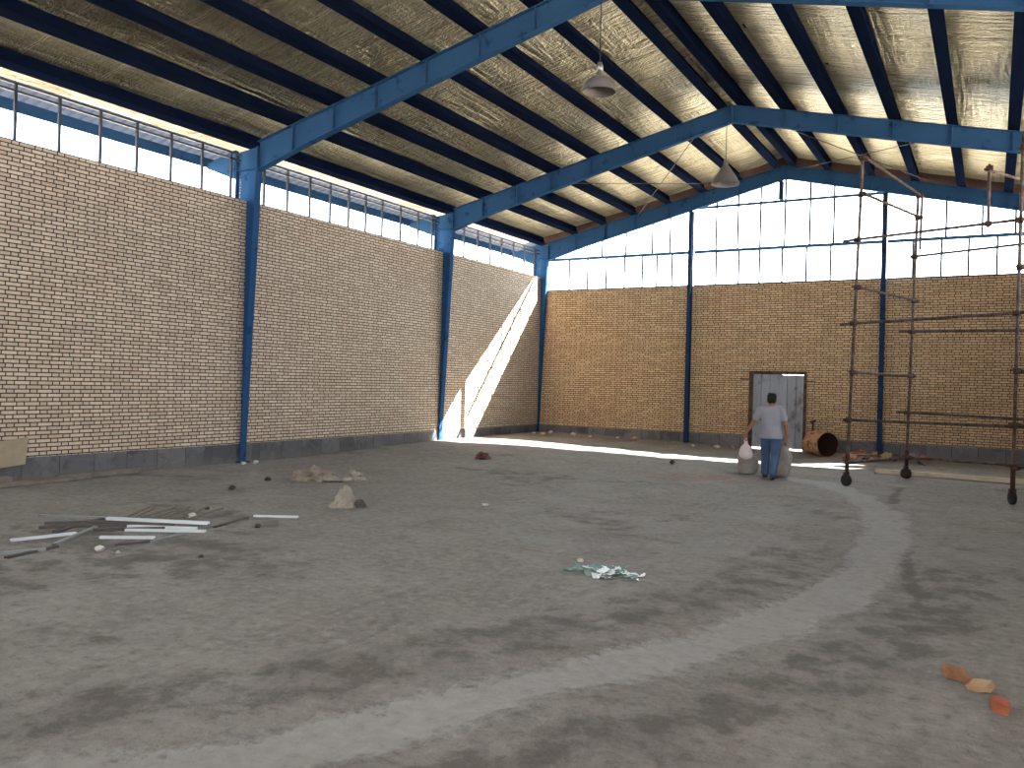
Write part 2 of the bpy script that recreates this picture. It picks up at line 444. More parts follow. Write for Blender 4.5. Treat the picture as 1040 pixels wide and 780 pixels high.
obj('door_leaf', sheet(-w + .048, .12, .05, DZ - .028, .03), M['door'], door)
obj('door_leaf', sheet(.02, w - .022, .05, DZ - .05, .01), M['door'], door)
bm = B()
bb(bm, -w + .06, w - .04, .040, .075, .35, .40); bb(bm, -w + .06, w - .04, .040, .075, 1.62, 1.67)
obj('door_brace', bm, M['doorframe'], door)
bm = B(); bb(bm, -w - .30, -w - .04, -.03, .0, 1.90, 1.93); bb(bm, w + .04, w + .27, -.03, .0, 1.87, 1.90)
obj('door_lug', bm, M['doorframe'], door)
bm = B(); tube(bm, (.16, -.03, 1.0), (.16, -.03, 1.14), .012); tube(bm, (.16, -.03, 1.14), (.16, .012, 1.14), .01); tube(bm, (.16, -.03, 1.0), (.16, .012, 1.0), .01)
obj('door_handle', bm, M['doorframe'], door)

# ------------------------------------------------------------------ roof: foil ceiling, purlins, sheeting
OVG = .88                      # overhang past the gable
Y0R, Y1R = YF - OV, YB + OVG
PUR = [-12.36, -11.23, -10.26, -9.31, -8.26, -7.23, -6.23, -5.20, -4.78, -3.88, -2.82, -1.80, -.77, .23, 1.30, 2.38]
PH = .28
def ceiling():
    bm = B()
    ys = [YF + i * (YB + .02 - YF) / 260 for i in range(261)]
    ends = [-13.15] + PUR[:8] + [RX] + PUR[8:] + [3.17]
    xs = []
    for a, b in zip(ends, ends[1:]):
        n = max(3, round((b - a) / .11)); xs += [(a + (b - a) * i / n, i / n, b - a) for i in range(n)]
    xs.append((ends[-1], 0, 1))
    rows = []
    for y in ys:
        row = []
        seam = abs(((y + .3) / 1.22) % 1 - .5) * 2      # 1 on a seam
        for x, f, span in xs:
            sag = .012 * math.sin(PI * f) * min(1, span) * (.6 + .8 * (noise.noise(Vector((x * .5, y * .45, 1))) + .5))
            zn = sstep(.5 + 1.2 * noise.noise(Vector((x * .3, y * .3, 8))))
            wr = (.034 * zn * noise.fractal(Vector((x * .9, y * 2.6, 4)), 1., 2., 4) + .034 * (1 - zn) * noise.fractal(Vector((x * 3.2, y * .9, 14)), 1., 2., 4)) * (.04 + .96 * math.sin(PI * f))
            z = zroof(x) + PH * .97 - sag + wr - .018 * max(0, seam - .93) / .07 * math.sin(PI * f)
            row.append(bm.verts.new((x, y, z)))
        rows.append(row)
    for a, b in zip(rows, rows[1:]):
        for i in range(len(xs) - 1): bm.faces.new((a[i], b[i], b[i + 1], a[i + 1]))
    tag(obj('ceiling', bm, M['foil'], smooth=True), 'crinkled silver foil insulation under the roof', 'ceiling', kind='structure')
ceiling()
def roof_sheet():
    bm = B(); ys = []; y = Y0R; k = 0
    pat = [(0, 0), (.4, 0), (.5, 1), (.9, 1)]
    while y < Y1R:
        for f, a in pat:
            yy = Y0R + (k + f) * .2
            if yy < Y1R: ys.append((yy, .022 * a))
        k += 1; y = Y0R + k * .2
    ys.append((Y1R, 0))
    xs = [XL - OV - .55, -9, RX, -1, XR + OVR]
    rows = [[bm.verts.new((x, y, zroof(x) + PH + .075 + a)) for x in xs] for y, a in ys]
    for a, b in zip(rows, rows[1:]):
        for i in range(len(xs) - 1): bm.faces.new((a[i], a[i + 1], b[i + 1], b[i]))
    bmesh.ops.solidify(bm, geom=bm.faces[:], thickness=.004)
    tag(obj('roof_sheet', bm, M['sheet_blue']), 'corrugated blue roof sheeting seen under the eaves through the side windows', 'roof', kind='structure')
roof_sheet()
# eaves fascia
def fascia(name, parts, label, h=.30):
    bm = B()
    for a, b in parts: bar(bm, a, b, .05, h)
    tag(obj(name, bm, M['blue']), label, 'fascia', kind='structure')
ze = zroof(XL - OV) + .08
fascia('trim_1', [((XL - OV, Y0R, ze), (XL - OV, Y1R, ze))], 'blue eaves channel outside the low window band', .18)
zq = zroof(XR + OVR) + .15
fascia('trim_2', [((XR + OVR, Y0R, zq), (XR + OVR, Y1R, zq))], 'blue eaves channel of the unseen side')
zr = zroof(RX) + PH + .01; ze = zroof(XL - OV) + PH + .01
fascia('trim_3', [((XL - OV, Y1R, ze), (RX, Y1R, zr)), ((RX, Y1R, zr), (XR + OVR, Y1R, zroof(XR + OVR) + PH + .01))], 'blue verge channel outside the gable', .12)
bm = B()
for a, b in ((XL, RX), (RX, XR)): bar(bm, (a, YB + .06, zroof(a) + .15), (b, YB + .06, zroof(b) + .15), .07, .38)
tag(obj('trim_4', bm, M['closer']), 'reddish brown insulation edge along the top of the gable rafter', 'trim', kind='structure')
ORD = ['lowest', 'second', 'third', 'fourth', 'fifth', 'sixth', 'seventh', 'eighth']
def purlin(x, label):
    t = math.atan(SL) * (1 if x < RX else -1)
    c, s = math.cos(t), math.sin(t); sg = 1 if x < RX else -1
    F = lambda u, v, wv: Vector((x + u * c - v * s, (YF + YB) / 2 + wv, zroof(x) + u * s + v * c))
    k, e, hw = .010, .007, .10
    # rolled joist section
    pts = [(-hw, 0), (hw, 0), (hw, k), (e, k), (e, PH - k), (hw, PH - k), (hw, PH), (-hw, PH), (-hw, PH - k), (-e, PH - k), (-e, k), (-hw, k)]
    bm = prism(B(), pts, YB - YF, F)
    o = obj('roof_purlin', bm, M['navy'])
    tag(o, label, 'purlin', 'purlins under the foil ceiling')
    return o
for i, x in enumerate(PUR):
    if x < RX:
        lab = 'dark steel purlin directly above the low window band' if i == 0 else ('dark steel ridge purlin on the slope above the long brick wall' if i == 7 else f'{ORD[i]} dark steel purlin up from the eave above the long brick wall')
    else:
        j = i - 8
        lab = 'dark steel ridge purlin on the slope above the scaffold' if j == 0 else f'{ORD[j]} dark steel purlin down from the ridge on the scaffold side'
    purlin(x, lab)

# ------------------------------------------------------------------ portal frames
def rdepth(d, right):
    ks = [(-1, .56), (0, .56), (1.5, .47), (7.6, .36)] if not right else [(-1, .50), (0, .50), (1.6, .37), (7.6, .36)]
    for (a, va), (b, vb) in zip(ks, ks[1:]):
        if d <= b: return va + (vb - va) * (d - a) / (b - a)
    return ks[-1][1]
FW = .16      # flange width
def frame(y, where, seen=True):
    for right in (False, True):
        sg = -1 if right else 1
        X = lambda d: (XL + d) if not right else (XR - d)      # d = distance inwards from the brick face
        G = None
        side = 'scaffold side' if right else 'long brick wall side'
        # column: tapered I section, outer flange straight, inner flange leaning in
        din = (lambda z: .05 + .235 * max(0, z) / 5.2) if y < YB - 1 else (lambda z: .02 + .21 * max(0, z) / 5.2)
        FW = .15 if y < YB - 1 else .12
        zc = zroof(X(din(5.4))) - .52
        root = empty('steel_column', (X(-.05), y, 0))
        Lc = 'tapered blue steel column ' + where + (', against the brick wall' if not right else ', on the scaffold side')
        tag(root, Lc, 'column', 'columns of the portal frames')
        r = lambda d, z: Vector((X(d) - X(-.05), 0, z))
        F = lambda u, v, wv: Vector((X(u) - X(-.05), wv, v))
        dout = -.24
        ztop = zroof(X(.0)) - .01
        obj('web', prism(B(), [(dout, 0), (din(0), 0), (din(zc), zc), (din(zc), ztop), (dout, ztop - .06)], .012, F), M['blue'], root)
        bm = B(); bar(bm, r(din(0), .02), r(din(zc), zc), FW, .014, up=(1, 0, 0)); obj('inner_flange', bm, M['blue'], root)
        bm = B(); bar(bm, r(dout, 0), r(dout, ztop - .08), FW, .014, up=(1, 0, 0)); obj('outer_flange', bm, M['blue'], root)
        bm = B(); bb(bm, r(dout - .05, 0).x, r(din(0) + .07, 0).x, -.14, .14, -.02, .02); obj('base_plate', bm, M['blue'], root)
        bm = B(); bar(bm, r(dout, zc + .02), r(din(zc), zc + .02), FW, .012); obj('stiffener', bm, M['blue'], root)
        bm = B(); bar(bm, r(din(zc) + .012, zc - .03), r(din(zc) + .012, ztop), FW, .016, up=(1, 0, 0)); obj('end_plate', bm, M['blue'], root)
        # rafter
        d0 = din(zc) + .02; d1 = HALF
        ro = empty('steel_rafter', (X(d0), y, zroof(X(d0)) - .3))
        tag(ro, 'blue steel rafter ' + where + (' over the long brick wall' if not right else ' over the scaffold side'), 'rafter', 'rafters of the portal frames')
        O = Vector((X(d0), 0, zroof(X(d0)) - .3))
        ptt = lambda d, below=0.: Vector((X(d), 0, zroof(X(d)) - below)) - O
        ds = [d0, 1.5, d1]
        top = [ptt(d, .0) for d in ds]; bot = [ptt(d, rdepth(d, right)) for d in ds]
        F2 = lambda u, v, wv: Vector((u, wv, v))
        obj('web', prism(B(), [(p.x, p.z) for p in top] + [(p.x, p.z) for p in bot[::-1]], .010, F2), M['blue'], ro)
        bm = B(); bar(bm, top[0] - Vector((0, 0, .007)), top[-1] - Vector((0, 0, .007)), FW, .014); obj('top_flange', bm, M['blue'], ro)
        bm = B()
        for a, b in zip(bot, bot[1:]): bar(bm, a, b, FW, .014)
        obj('bottom_flange', bm, M['blue'], ro)
        for x in PUR[1:-1]:
            if (x < RX) == (not right) and abs(x - RX) > .6:
                d = abs(x - X(0)); dep = rdepth(d, right)
                if d < .6: continue
                bm = B(); bar(bm, ptt(d, .015), ptt(d, dep - .01), FW - .02, .012, up=(1, 0, 0)); obj('stiffener', bm, M['blue'], ro)
        bm = B(); dep = rdepth(d1, right); bar(bm, ptt(d1 - .012, -.02), ptt(d1 - .012, dep + .02), FW, .02, up=(1, 0, 0)); obj('ridge_plate', bm, M['blue'], ro)
        # bracket carrying the eaves overhang, outside
        bk = [(-.30, 5.98), (-OV + .03, 5.80), (-OV + .03, 5.70), (-.30, 5.42)] if not right else [(-.30, 5.98), (-OVR + .03, 5.45), (-OVR + .03, 5.36), (-.30, 5.5)]
        bm = prism(B(), [(X(u) - X(-.05), v) for u, v in bk], .10, F2); obj('eaves_bracket', bm, M['blue'], root)
WH = {0: 'at the open front', 1: 'of the second frame from the open front', 2: 'of the middle frame', 3: 'of the frame next to the gable', 4: 'at the gable wall'}
for i, y in enumerate(FRAMES):
    frame(y if i < 4 else YB - .09, WH[i])

# gable posts
def rbot(x):
    right = x > RX; d = (XR - x) if right else (x - XL)
    return zroof(x) - rdepth(d, right)
def post(x, z0, z1, label, wd=.11):
    root = empty('gable_post', (x, YB - .165, z0)); tag(root, label, 'post', 'posts of the gable wall')
    h = z1 - z0
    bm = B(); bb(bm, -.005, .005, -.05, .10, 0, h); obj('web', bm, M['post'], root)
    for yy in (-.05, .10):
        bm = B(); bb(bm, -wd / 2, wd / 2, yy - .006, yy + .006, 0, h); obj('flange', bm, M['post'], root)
P1, P2 = -7.57, -2.48
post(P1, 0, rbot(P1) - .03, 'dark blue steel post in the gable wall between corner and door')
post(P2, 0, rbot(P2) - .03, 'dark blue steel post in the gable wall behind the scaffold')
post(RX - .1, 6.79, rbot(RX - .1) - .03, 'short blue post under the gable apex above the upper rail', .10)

# ------------------------------------------------------------------ windows
def window_side(n, x, sg, y0, y1, ml, label):
    ZT = ZTR if sg < 0 and any(abs(y0 - .12 - q) < .01 for q in FRAMES[1:3]) else globals()['ZT']  # taller glass in two unseen bays, added for fill light
    w = empty('window_%d' % n, (x - sg * .05, (y0 + y1) / 2, ZT)); tag(w, label, 'window', kind='structure')
    yc = (y0 + y1) / 2
    z1, z2 = 5.72 - ZT, 5.83 - ZT
    for z in (z1, z2):
        bm = B(); bb(bm, -.02, .02, y0 - yc, y1 - yc, z - .016, z + .016); obj('rail', bm, M['rail'], w)
    bm = B(); bb(bm, -.025, .025, y0 - yc, y1 - yc, 0, .025); obj('sill_bar', bm, M['rail'], w)
    for y in ml:
        bm = B(); bb(bm, -.018, .018, y - yc - .02, y - yc + .02, .02, z2); obj('mullion', bm, M['rail'], w)
    bm = B(); bb(bm, -.003, .003, y0 - yc, y1 - yc, .02, z1); obj('glass', bm, M['glass'], w)
LEFTM = [[7.0, 7.67, 8.35, 9.01, 9.68, 10.34, 11.0], [11.83, 12.46, 13.1, 13.72, 14.32, 14.9, 15.5, 16.2, 16.9, 17.5], [18.4, 19.0, 19.7, 20.37, 21.0, 21.69, 22.36, 23.0]]
LW = ['side window band of the bay before the middle frame', 'side window band between the two visible wall columns', 'side window band of the bay at the gable corner']
for k, (ya, yb) in enumerate(zip(FRAMES[2:-1], FRAMES[3:])):
    window_side(k + 3, XL, 1, ya + .12, yb - .14, LEFTM[k + 1], LW[k + 1])
window_side(2, XL, 1, FRAMES[1] + .12, FRAMES[2] - .13, [5.0, 5.67, 6.33] + LEFTM[0], LW[0])
window_side(1, XL, 1, FRAMES[0] + .12, FRAMES[1] - .12, [-.8 + .66 * i for i in range(8)], 'side window band by the open front')
for k, (ya, yb) in enumerate(zip(FRAMES, FRAMES[1:])):
    window_side(8 + k, XR, -1, ya + .12, yb - .12, [ya + .5 + .66 * i for i in range(int((yb - ya - .6) / .66))], 'window band of the unseen side wall, bay %d' % (k + 1))
def window_gable(n, x0, x1, lower, upper, label):
    yw = YB + .02; xc = (x0 + x1) / 2
    w = empty('window_%d' % n, (xc, yw, ZG)); tag(w, label, 'window', kind='structure')
    xs = [x0] + ([RX] if x0 < RX < x1 else []) + [x1]
    out = [(x0 - xc, 0.02), (x1 - xc, 0.02)] + [(x - xc, rbot(x) + .05 - ZG) for x in xs[::-1]]
    obj('glass', prism(B(), out, .006, lambda u, v, wv: Vector((u, wv, v))), M['glass'], w)
    zh = 5.53 - ZG
    bm = B(); bb(bm, x0 - xc, x1 - xc, -.03, .03, zh - .042, zh + .042); obj('rail', bm, M['bluerail'], w)
    bm = B(); bb(bm, x0 - xc, x1 - xc, -.03, .03, 0, .03); obj('sill_bar', bm, M['rail'], w)
    if x0 <= RX <= x1:
        bm = B(); bb(bm, -7.15 - xc if False else x0 - xc, x1 - xc, -.025, .025, 6.79 - ZG - .035, 6.79 - ZG + .035); obj('rail', bm, M['bluerail'], w)
    for x in lower:
        bm = B(); bb(bm, x - xc - .025, x - xc + .025, -.016, .016, .02, zh); obj('mullion', bm, M['rail'], w)
    for x in upper:
        bm = B(); bb(bm, x - xc - .025, x - xc + .025, -.016, .016, zh, rbot(x) + .05 - ZG); obj('mullion', bm, M['rail'], w)
window_gable(5, XL + .2, P1 - .056, [-11.48, -10.86, -10.24, -9.65, -9.08, -8.63, -8.17], [-10.39, -9.62, -8.79, -8.25], 'gable window between the corner column and the first post')
window_gable(6, P1 + .056, P2 - .056, [-6.87, -6.23, -5.66, -5.05, -4.42, -3.8, -3.14], [-6.89, -6.28, -5.66, -5.0, -4.35, -3.74, -3.1], 'tall gable window under the apex between the two posts')
window_gable(7, P2 + .056, XR - .2, [-1.82, -1.18, -.58, .03, .65, 1.25, 1.9], [-1.75, -1.09, -.3, .4, 1.1, 1.8], 'gable window behind the scaffold beyond the second post')

# roof bracing rods
def rod(a, b, label):
    tag(obj('bracing_rod', tube(B(), a, b, .009, 8), M['rod']), label, 'rod', 'bracing rods under the roof')
def up(x, k=.05): return zroof(x) - k
rod((-4.75, 18.0, up(-4.75, .1)), (-1.2, YB - .2, up(-1.2)), 'thin bracing rod from the ridge down towards the gable above the scaffold')
rod((-.75, 18.0, up(-.75, .14)), (-4.7, YB - .2, up(-4.7, .10)), 'thin bracing rod crossing the other one above the scaffold')
rod((-9.75, 18.0, up(-9.75, .1)), (-6.4, YB - .2, up(-6.4)), 'thin bracing rod rising towards the hanging cone lamp')
rod((-5.6, 18.0, up(-5.6, .14)), (-9.2, YB - .2, up(-9.2, .10)), 'thin bracing rod slanting down from the ridge to the gable corner')

# ------------------------------------------------------------------ pendant lamps
def lamp(lx, y, zcap, zrim, rad, dome, label):
    root = empty('pendant_lamp', (lx, y, zrim)); tag(root, label, 'lamp', 'pendant lamps at the ridge')
    h = zcap - zrim
    if dome: prof = [(rad, 0), (rad * 1.0, .02), (rad * .96, h * .18), (rad * .80, h * .36), (rad * .52, h * .48), (rad * .22, h * .55), (.04, h * .62), (.035, h * .78)]
    else: prof = [(rad, 0), (rad, .015), (rad * .78, h * .35), (rad * .48, h * .65), (rad * .22, h * .92), (.05, h)]
    inn = [(max(.02, r - .008), z - .006) for r, z in prof[::-1]]
    bm = lathe(B(), prof + inn, 36); obj('shade', bm, M['shade'], root, True)
    zc = h * .76 if dome else h * .97
    bm = B(); lathe(bm, [(.0, zc + .12), (.035, zc + .11), (.05, zc + .05), (.05, zc), (.03, zc - .02), (0, zc - .02)], 20); obj('cap', bm, M['lamp_metal'], root, True)
    bm = B(); lathe(bm, [(0, zc - .02), (.03, zc - .03), (.045, zc - .10), (.06, zc - .15), (.05, zc - .20), (0, zc - .22)], 20); obj('bulb', bm, M['lamp_metal'], root, True)
    obj('cord', tube(B(), (0, 0, zc + .1), (0, 0, zroof(lx) - .37 - zrim), .008, 8), M['wire'], root)
lamp(-5.14, 11.36, 6.40, 5.98, .25, True, 'grey dome pendant lamp hanging from the middle frame at the ridge')
lamp(-5.10, 17.96, 6.48, 6.05, .30, False, 'grey cone pendant lamp hanging from the frame nearer the gable')

# ------------------------------------------------------------------ scaffold
def scaffold():
    S = [Vector((-2.18, 15.66, 0)), Vector((-1.41, 17.85, 0)), Vector((.30, 14.85, 0)), Vector((1.07, 17.04, 0))]
    lean = [Vector((.13, 0, 5.5)), Vector((.09, 0, 5.5)), Vector((.02, 0, 5.5)), Vector((.04, 0, 5.5))]
    topz = [5.72, 5.47, 5.6, 5.5]
    root = empty('scaffold_tower', S[0]); tag(root, 'rusty tube scaffold tower on small wheels before the gable wall', 'scaffold')
    O = S[0]
    at = lambda i, z: S[i] + lean[i] * (z / 5.5) * Vector((1, 1, 0)).to_3d().length_squared * 0 + Vector((lean[i].x * z / 5.5, 0, z)) - O
    R = .026
    for i in range(4):
        obj('upright', tube(B(), at(i, .26), at(i, topz[i]), R, 14), M['scaf'], root)
        obj('socket', tube(B(), at(i, .18), at(i, .55), R + .009, 14), M['coupler'], root)
        c = empty('caster', at(i, .1) - Vector((lean[i].x * .02, 0, 0))); c.parent = root
        ang = [.9, 2.2, .4, 1.2][i]
        ax = Vector((math.cos(ang), math.sin(ang), 0))
        bm = tube(B(), ax * -.03, ax * .03, .105, 26); bevel(bm, .012); obj('wheel', bm, M['tyre'], c, True)
        bm = B(); tube(bm, ax * -.034, ax * .034, .05, 18); obj('hub', bm, M['coupler'], c)
        bm = B()
        for s in (-1, 1): bar(bm, ax * (.042 * s) + Vector((0, 0, -.02)), ax * (.042 * s) + Vector((0, 0, .13)), .045, .008, up=ax)
        bar(bm, ax * -.05 + Vector((0, 0, .13)), ax * .05 + Vector((0, 0, .13)), .06, .012)
        tube(bm, (0, 0, .12), (0, 0, .20), .024); obj('fork', bm, M['coupler'], c)
    def coupler(i, z, d):
        p = at(i, z); d = d.normalized()
        bm = B(); tube(bm, p - Vector((0, 0, .045)), p + Vector((0, 0, .045)), R + .016, 12)
        s = d.cross(Vector((0, 0, 1))).normalized()
        tube(bm, p + s * .06 - d * .045, p + s * .06 + d * .045, R + .014, 12)
        tube(bm, p + d * .02 + Vector((0, 0, .02)), p + d * .02 + Vector((0, 0, .02)) - s * .09, .011, 8)
        obj('coupler', bm, M['coupler'], root)
    def cross(name, i, zi, j, zj, ea=.12, eb=.12):
        a, b = at(i, zi), at(j, zj); d = (b - a).normalized(); s = d.cross(Vector((0, 0, 1))).normalized() * .06
        obj(name, tube(B(), a + s - d * ea, b + s + d * eb, R * .92, 12), M['scaf'], root)
        coupler(i, zi, d); coupler(j, zj, d)
    for zi, zj in ((5.70, 5.44), (5.08, 5.02), (3.46, 3.42), (1.98, 1.98), (.42, .41)): cross('transom', 0, zi, 1, zj, .08, .08)
    for z in (5.40, 3.6, 2.02, 1.2, .56): cross('transom', 2, z, 3, z - .03, .12, .1)
    cross('ledger', 0, 4.29, 2, 4.31, .25, .3); cross('ledger', 0, 2.83, 2, 2.90, .22, .3); cross('ledger', 0, 1.15, 2, 1.19, .08, .2)
    cross('ledger', 1, 4.27, 3, 4.33, .08, .3); cross('ledger', 1, 2.83, 3, 2.78, .22, .3); cross('ledger', 1, 1.27, 3, 1.24, .20, .3); cross('ledger', 1, .41, 3, .44, .05, .3)
    # doubled upper length of the second upright, and the loose stub on the upper ledger
    obj('upright', tube(B(), at(1, 4.4) + Vector((.07, 0, 0)), at(1, 5.49) + Vector((.07, 0, 0)), R * .9, 12), M['scaf'], root)
    k = at(0, 4.29) + (at(2, 4.31) - at(0, 4.29)) * .82 + Vector((0, -.06, 0))
    obj('stub_tube', tube(B(), k - Vector((0, 0, .06)), k + Vector((.0, 0, .92)), R * .9, 12), M['scaf'], root)
    bm = B(); tube(bm, k - Vector((.05, 0, 0)), k + Vector((.05, 0, 0)), R + .016); tube(bm, k + Vector((-.05, 0, .86)), k + Vector((.05, 0, .86)), R + .016); obj('coupler', bm, M['coupler'], root)
    obj('stub_tube', tube(B(), k + Vector((-.06, .06, .86)), at(3, 5.1) , R * .9, 12), M['scaf'], root)
scaffold()

# ------------------------------------------------------------------ loose things on the floor
def gz(x, y):
    return ground(x, y) + .022 * noise.fractal(Vector((x * .8, y * .8, 3)), 1., 2., 4) * sstep((y - 1) / 2) + .008 * noise.noise(Vector((x * 4, y * 4, 9))) + .05 * max(0, noise.noise(Vector((x * 1.6, y * 1.3, 21)))) * sstep((y - 20.5) / 1.5)

def strip(a, b, wd, mat, label, lift=.0, name='metal_strip', group='metal offcuts on the floor', channel=True, lift2=None):
    a2 = Vector((a[0], a[1], gz(*a) + .004 + lift)); b2 = Vector((b[0], b[1], gz(*b) + .004 + (lift if lift2 is None else lift2)))
    mid = (a2 + b2) / 2; L = (b2 - a2).length
    bm = B(); h = wd * .5
    if channel:
        pts = [(-wd / 2, 0), (-wd / 2 + .004, 0), (-wd / 2 + .004, h - .004), (wd / 2 - .004, h - .004), (wd / 2 - .004, 0), (wd / 2, 0), (wd / 2, h), (-wd / 2, h)]
    else:
        pts = [(-wd / 2, 0), (wd / 2, 0), (wd / 2, h), (-wd / 2, h)]
    prism(bm, pts, L, lambda u, v, wv: Vector((wv, u, v)))
    o = obj(name, bm, mat); d = b2 - a2
    o.location = mid; o.rotation_euler = (0, -math.asin(d.z / L), math.atan2(d.y, d.x))
    tag(o, label, 'metal strip' if name == 'metal_strip' else name.replace('_', ' '), group)
    return o
W_, G_, D_ = M['strip_white'], M['strip_grey'], M['strip_dark']
strip((-8.11, 4.61), (-7.97, 5.18), .05, W_, 'bright white metal strip lying apart at the front end of the heap')
strip((-7.72, 3.95), (-7.48, 4.57), .05, G_, 'dull zinc strip cut off by the picture edge before the white ones')
strip((-9.3, 5.6), (-8.27, 6.12), .045, G_, 'long dull zinc strip along the far edge of the offcuts')
strip((-8.31, 5.76), (-7.27, 6.23), .06, W_, 'longest bright white strip lying across the offcut heap', .045)
strip((-7.95, 5.75), (-7.32, 6.12), .05, W_, 'white strip lying just before the longest white strip')
strip((-7.74, 5.57), (-7.09, 6.04), .05, W_, 'white strip level with the middle of the heap, second from the front')
strip((-7.6, 5.19), (-7.2, 5.51), .05, W_, 'short white strip lying foremost beside the white stone')
strip((-7.07, 5.38), (-7.2, 5.84), .04, G_, 'short zinc strip slanting off the tip of the foremost white strip')
strip((-7.27, 6.3), (-7.28, 6.79), .035, D_, 'dark thin strip slanting between the heap and the lone white strip', 0, lift2=.03)
strip((-7.48, 7.07), (-6.99, 7.28), .045, W_, 'lone white strip lying beyond the heap towards the paper sack')
strip((-7.21, 5.08), (-7.11, 5.41), .03, D_, 'faint dirty strip before the short white strip')
strip((-7.64, 4.75), (-8.32, 5.75), .045, G_, 'zinc strip slanting across the front of the heap')
strip((-7.42, 4.18), (-7.56, 4.73), .04, D_, 'dirty strip lying nearest the camera by the picture edge')
for k, (a, b) in enumerate([((-8.5, 5.4), (-7.75, 5.95)), ((-8.55, 5.15), (-7.85, 5.9)), ((-8.4, 5.6), (-7.6, 6.05)), ((-8.2, 5.1), (-8.6, 5.9)), ((-7.95, 5.35), (-7.55, 5.9)), ((-8.7, 5.3), (-8.1, 6.0))]):
    strip(a, b, .05, D_, 'dirty dark offcut strip in the tangled heap under the white strips', .006 * (k % 3), group='dark offcuts under the white strips')
for k in range(9):
    x = -8.45 + .075 * k + random.uniform(-.05, .05); y = 6.12 + random.uniform(-.05, .12) + .04 * k
    a = random.uniform(.5, 1.0); L = random.uniform(.35, .7)
    strip((x, y), (x + L * math.cos(2.2 - a * .5), y + L * math.sin(2.2 - a * .5)), .028, M['timber'], 'thin grey wood stick in the small bunch beyond the white strips', .0, 'wood_stick', 'wood sticks beyond the strips', False, random.uniform(.03, .12))

# timber planks by the long wall
def plank(a, b, wd, th, mat, label, lift=0., name='timber_plank', group='planks along the long wall'):
    a2 = Vector((a[0], a[1], gz(*a) + lift)); b2 = Vector((b[0], b[1], gz(*b) + lift)); d = b2 - a2; L = d.length
    bm = B(); box(bm, (0, 0, th / 2), (L, wd, th)); bevel(bm, .006, 1)
    o = obj(name, bm, mat); o.location = (a2 + b2) / 2 + Vector((0, 0, .004)); o.rotation_euler = (0, -math.asin(d.z / L), math.atan2(d.y, d.x))
    tag(o, label, name.split('_')[-1], group); return o
plank((-11.98, 5.2), (-12.06, 8.0), .22, .05, M['timber'], 'wide grey plank lying flat along the long wall, further end hidden')
plank((-12.20, 7.6), (-12.27, 9.1), .13, .07, M['timber'], 'short grey plank with dark shadowed end beside the slate skirting', 0)
plank((-2.03, 18.43), (2.2, 18.30), .11, .09, M['timber_pale'], 'long pale timber beam lying behind the scaffold wheels', 0, 'timber_beam', None)
# leaning board at the picture edge
bm = B(); box(bm, (0, 0, 0), (.03, 1.5, .42)); bevel(bm, .006, 1)
o = obj('board', bm, M['tan_board']); o.location = (XL + .14, 6.42, .40); o.rotation_euler = (.10, .32, 0)
tag(o, 'tan dusty board leaning on the long brick wall above the planks', 'board')
bm = B(); bb(bm, -.11, .11, -.5, .5, -.01, .12); bevel(bm, .01, 1)
o = obj('timber_block', bm, M['timber']); o.location = (XL + .18, 6.4, gz(XL + .18, 6.4) + .01)
tag(o, 'grey timber block under the leaning board', 'block')

# crumpled paper and cloth
def crumple(name, x, y, sx, sy, sz, mat, seed, label, cat, amp=.35, rz=0., group=None, peak=.25):
    bm = B(); bmesh.ops.create_icosphere(bm, subdivisions=4, radius=1)
    for v in bm.verts:
        p = v.co.copy()
        f = noise.fractal(p * 1.5 + Vector((seed, 0, 0)), 1., 2., 3) * amp
        rdg = abs(noise.noise(p * 2.6 + Vector((0, seed, 0)))) * amp * .9
        v.co = p * (1 + f - rdg)
        v.co.x *= sx; v.co.y *= sy; v.co.z = max(v.co.z * sz, -sz * .28 + .02 * noise.noise(p * 3))
    mz = min(v.co.z for v in bm.verts)
    for v in bm.verts: v.co.z -= mz
    hz = max(v.co.z for v in bm.verts)
    for v in bm.verts:
        q = 1.12 - peak * (v.co.z / hz); v.co.x *= q; v.co.y *= q
    o = obj(name, bm, mat); o.location = (x, y, gz(x, y) - .004); o.rotation_euler = (0, 0, rz)
    tag(o, label, cat, group); return o
crumple('paper_sack', -7.22, 8.36, .17, .20, .19, M['paper'], 3.1, 'crumpled pale beige paper sack standing up on the bare floor', 'paper sack', .55, peak=.75)
crumple('paper_scrap', -7.02, 8.42, .10, .05, .07, M['strip_dark'], 8.3, 'dark scrap at the foot of the crumpled paper sack', 'paper scrap', .5)
crumple('cement_bag', -9.42, 10.15, .36, .30, .16, M['paper_dirty'], 5.7, 'flattened dusty cement bag lying beyond the paper sack', 'cement bag', .6)
crumple('cement_bag', -8.98, 10.62, .20, .16, .11, M['paper'], 6.2, 'small torn pale bag piece touching the flattened cement bag', 'cement bag', .6)
crumple('brick_lump', -9.18, 14.9, .15, .13, .11, M['brick_dull'], 9.4, 'reddish brown lump alone near the sunlit strip', 'rubble', .45)

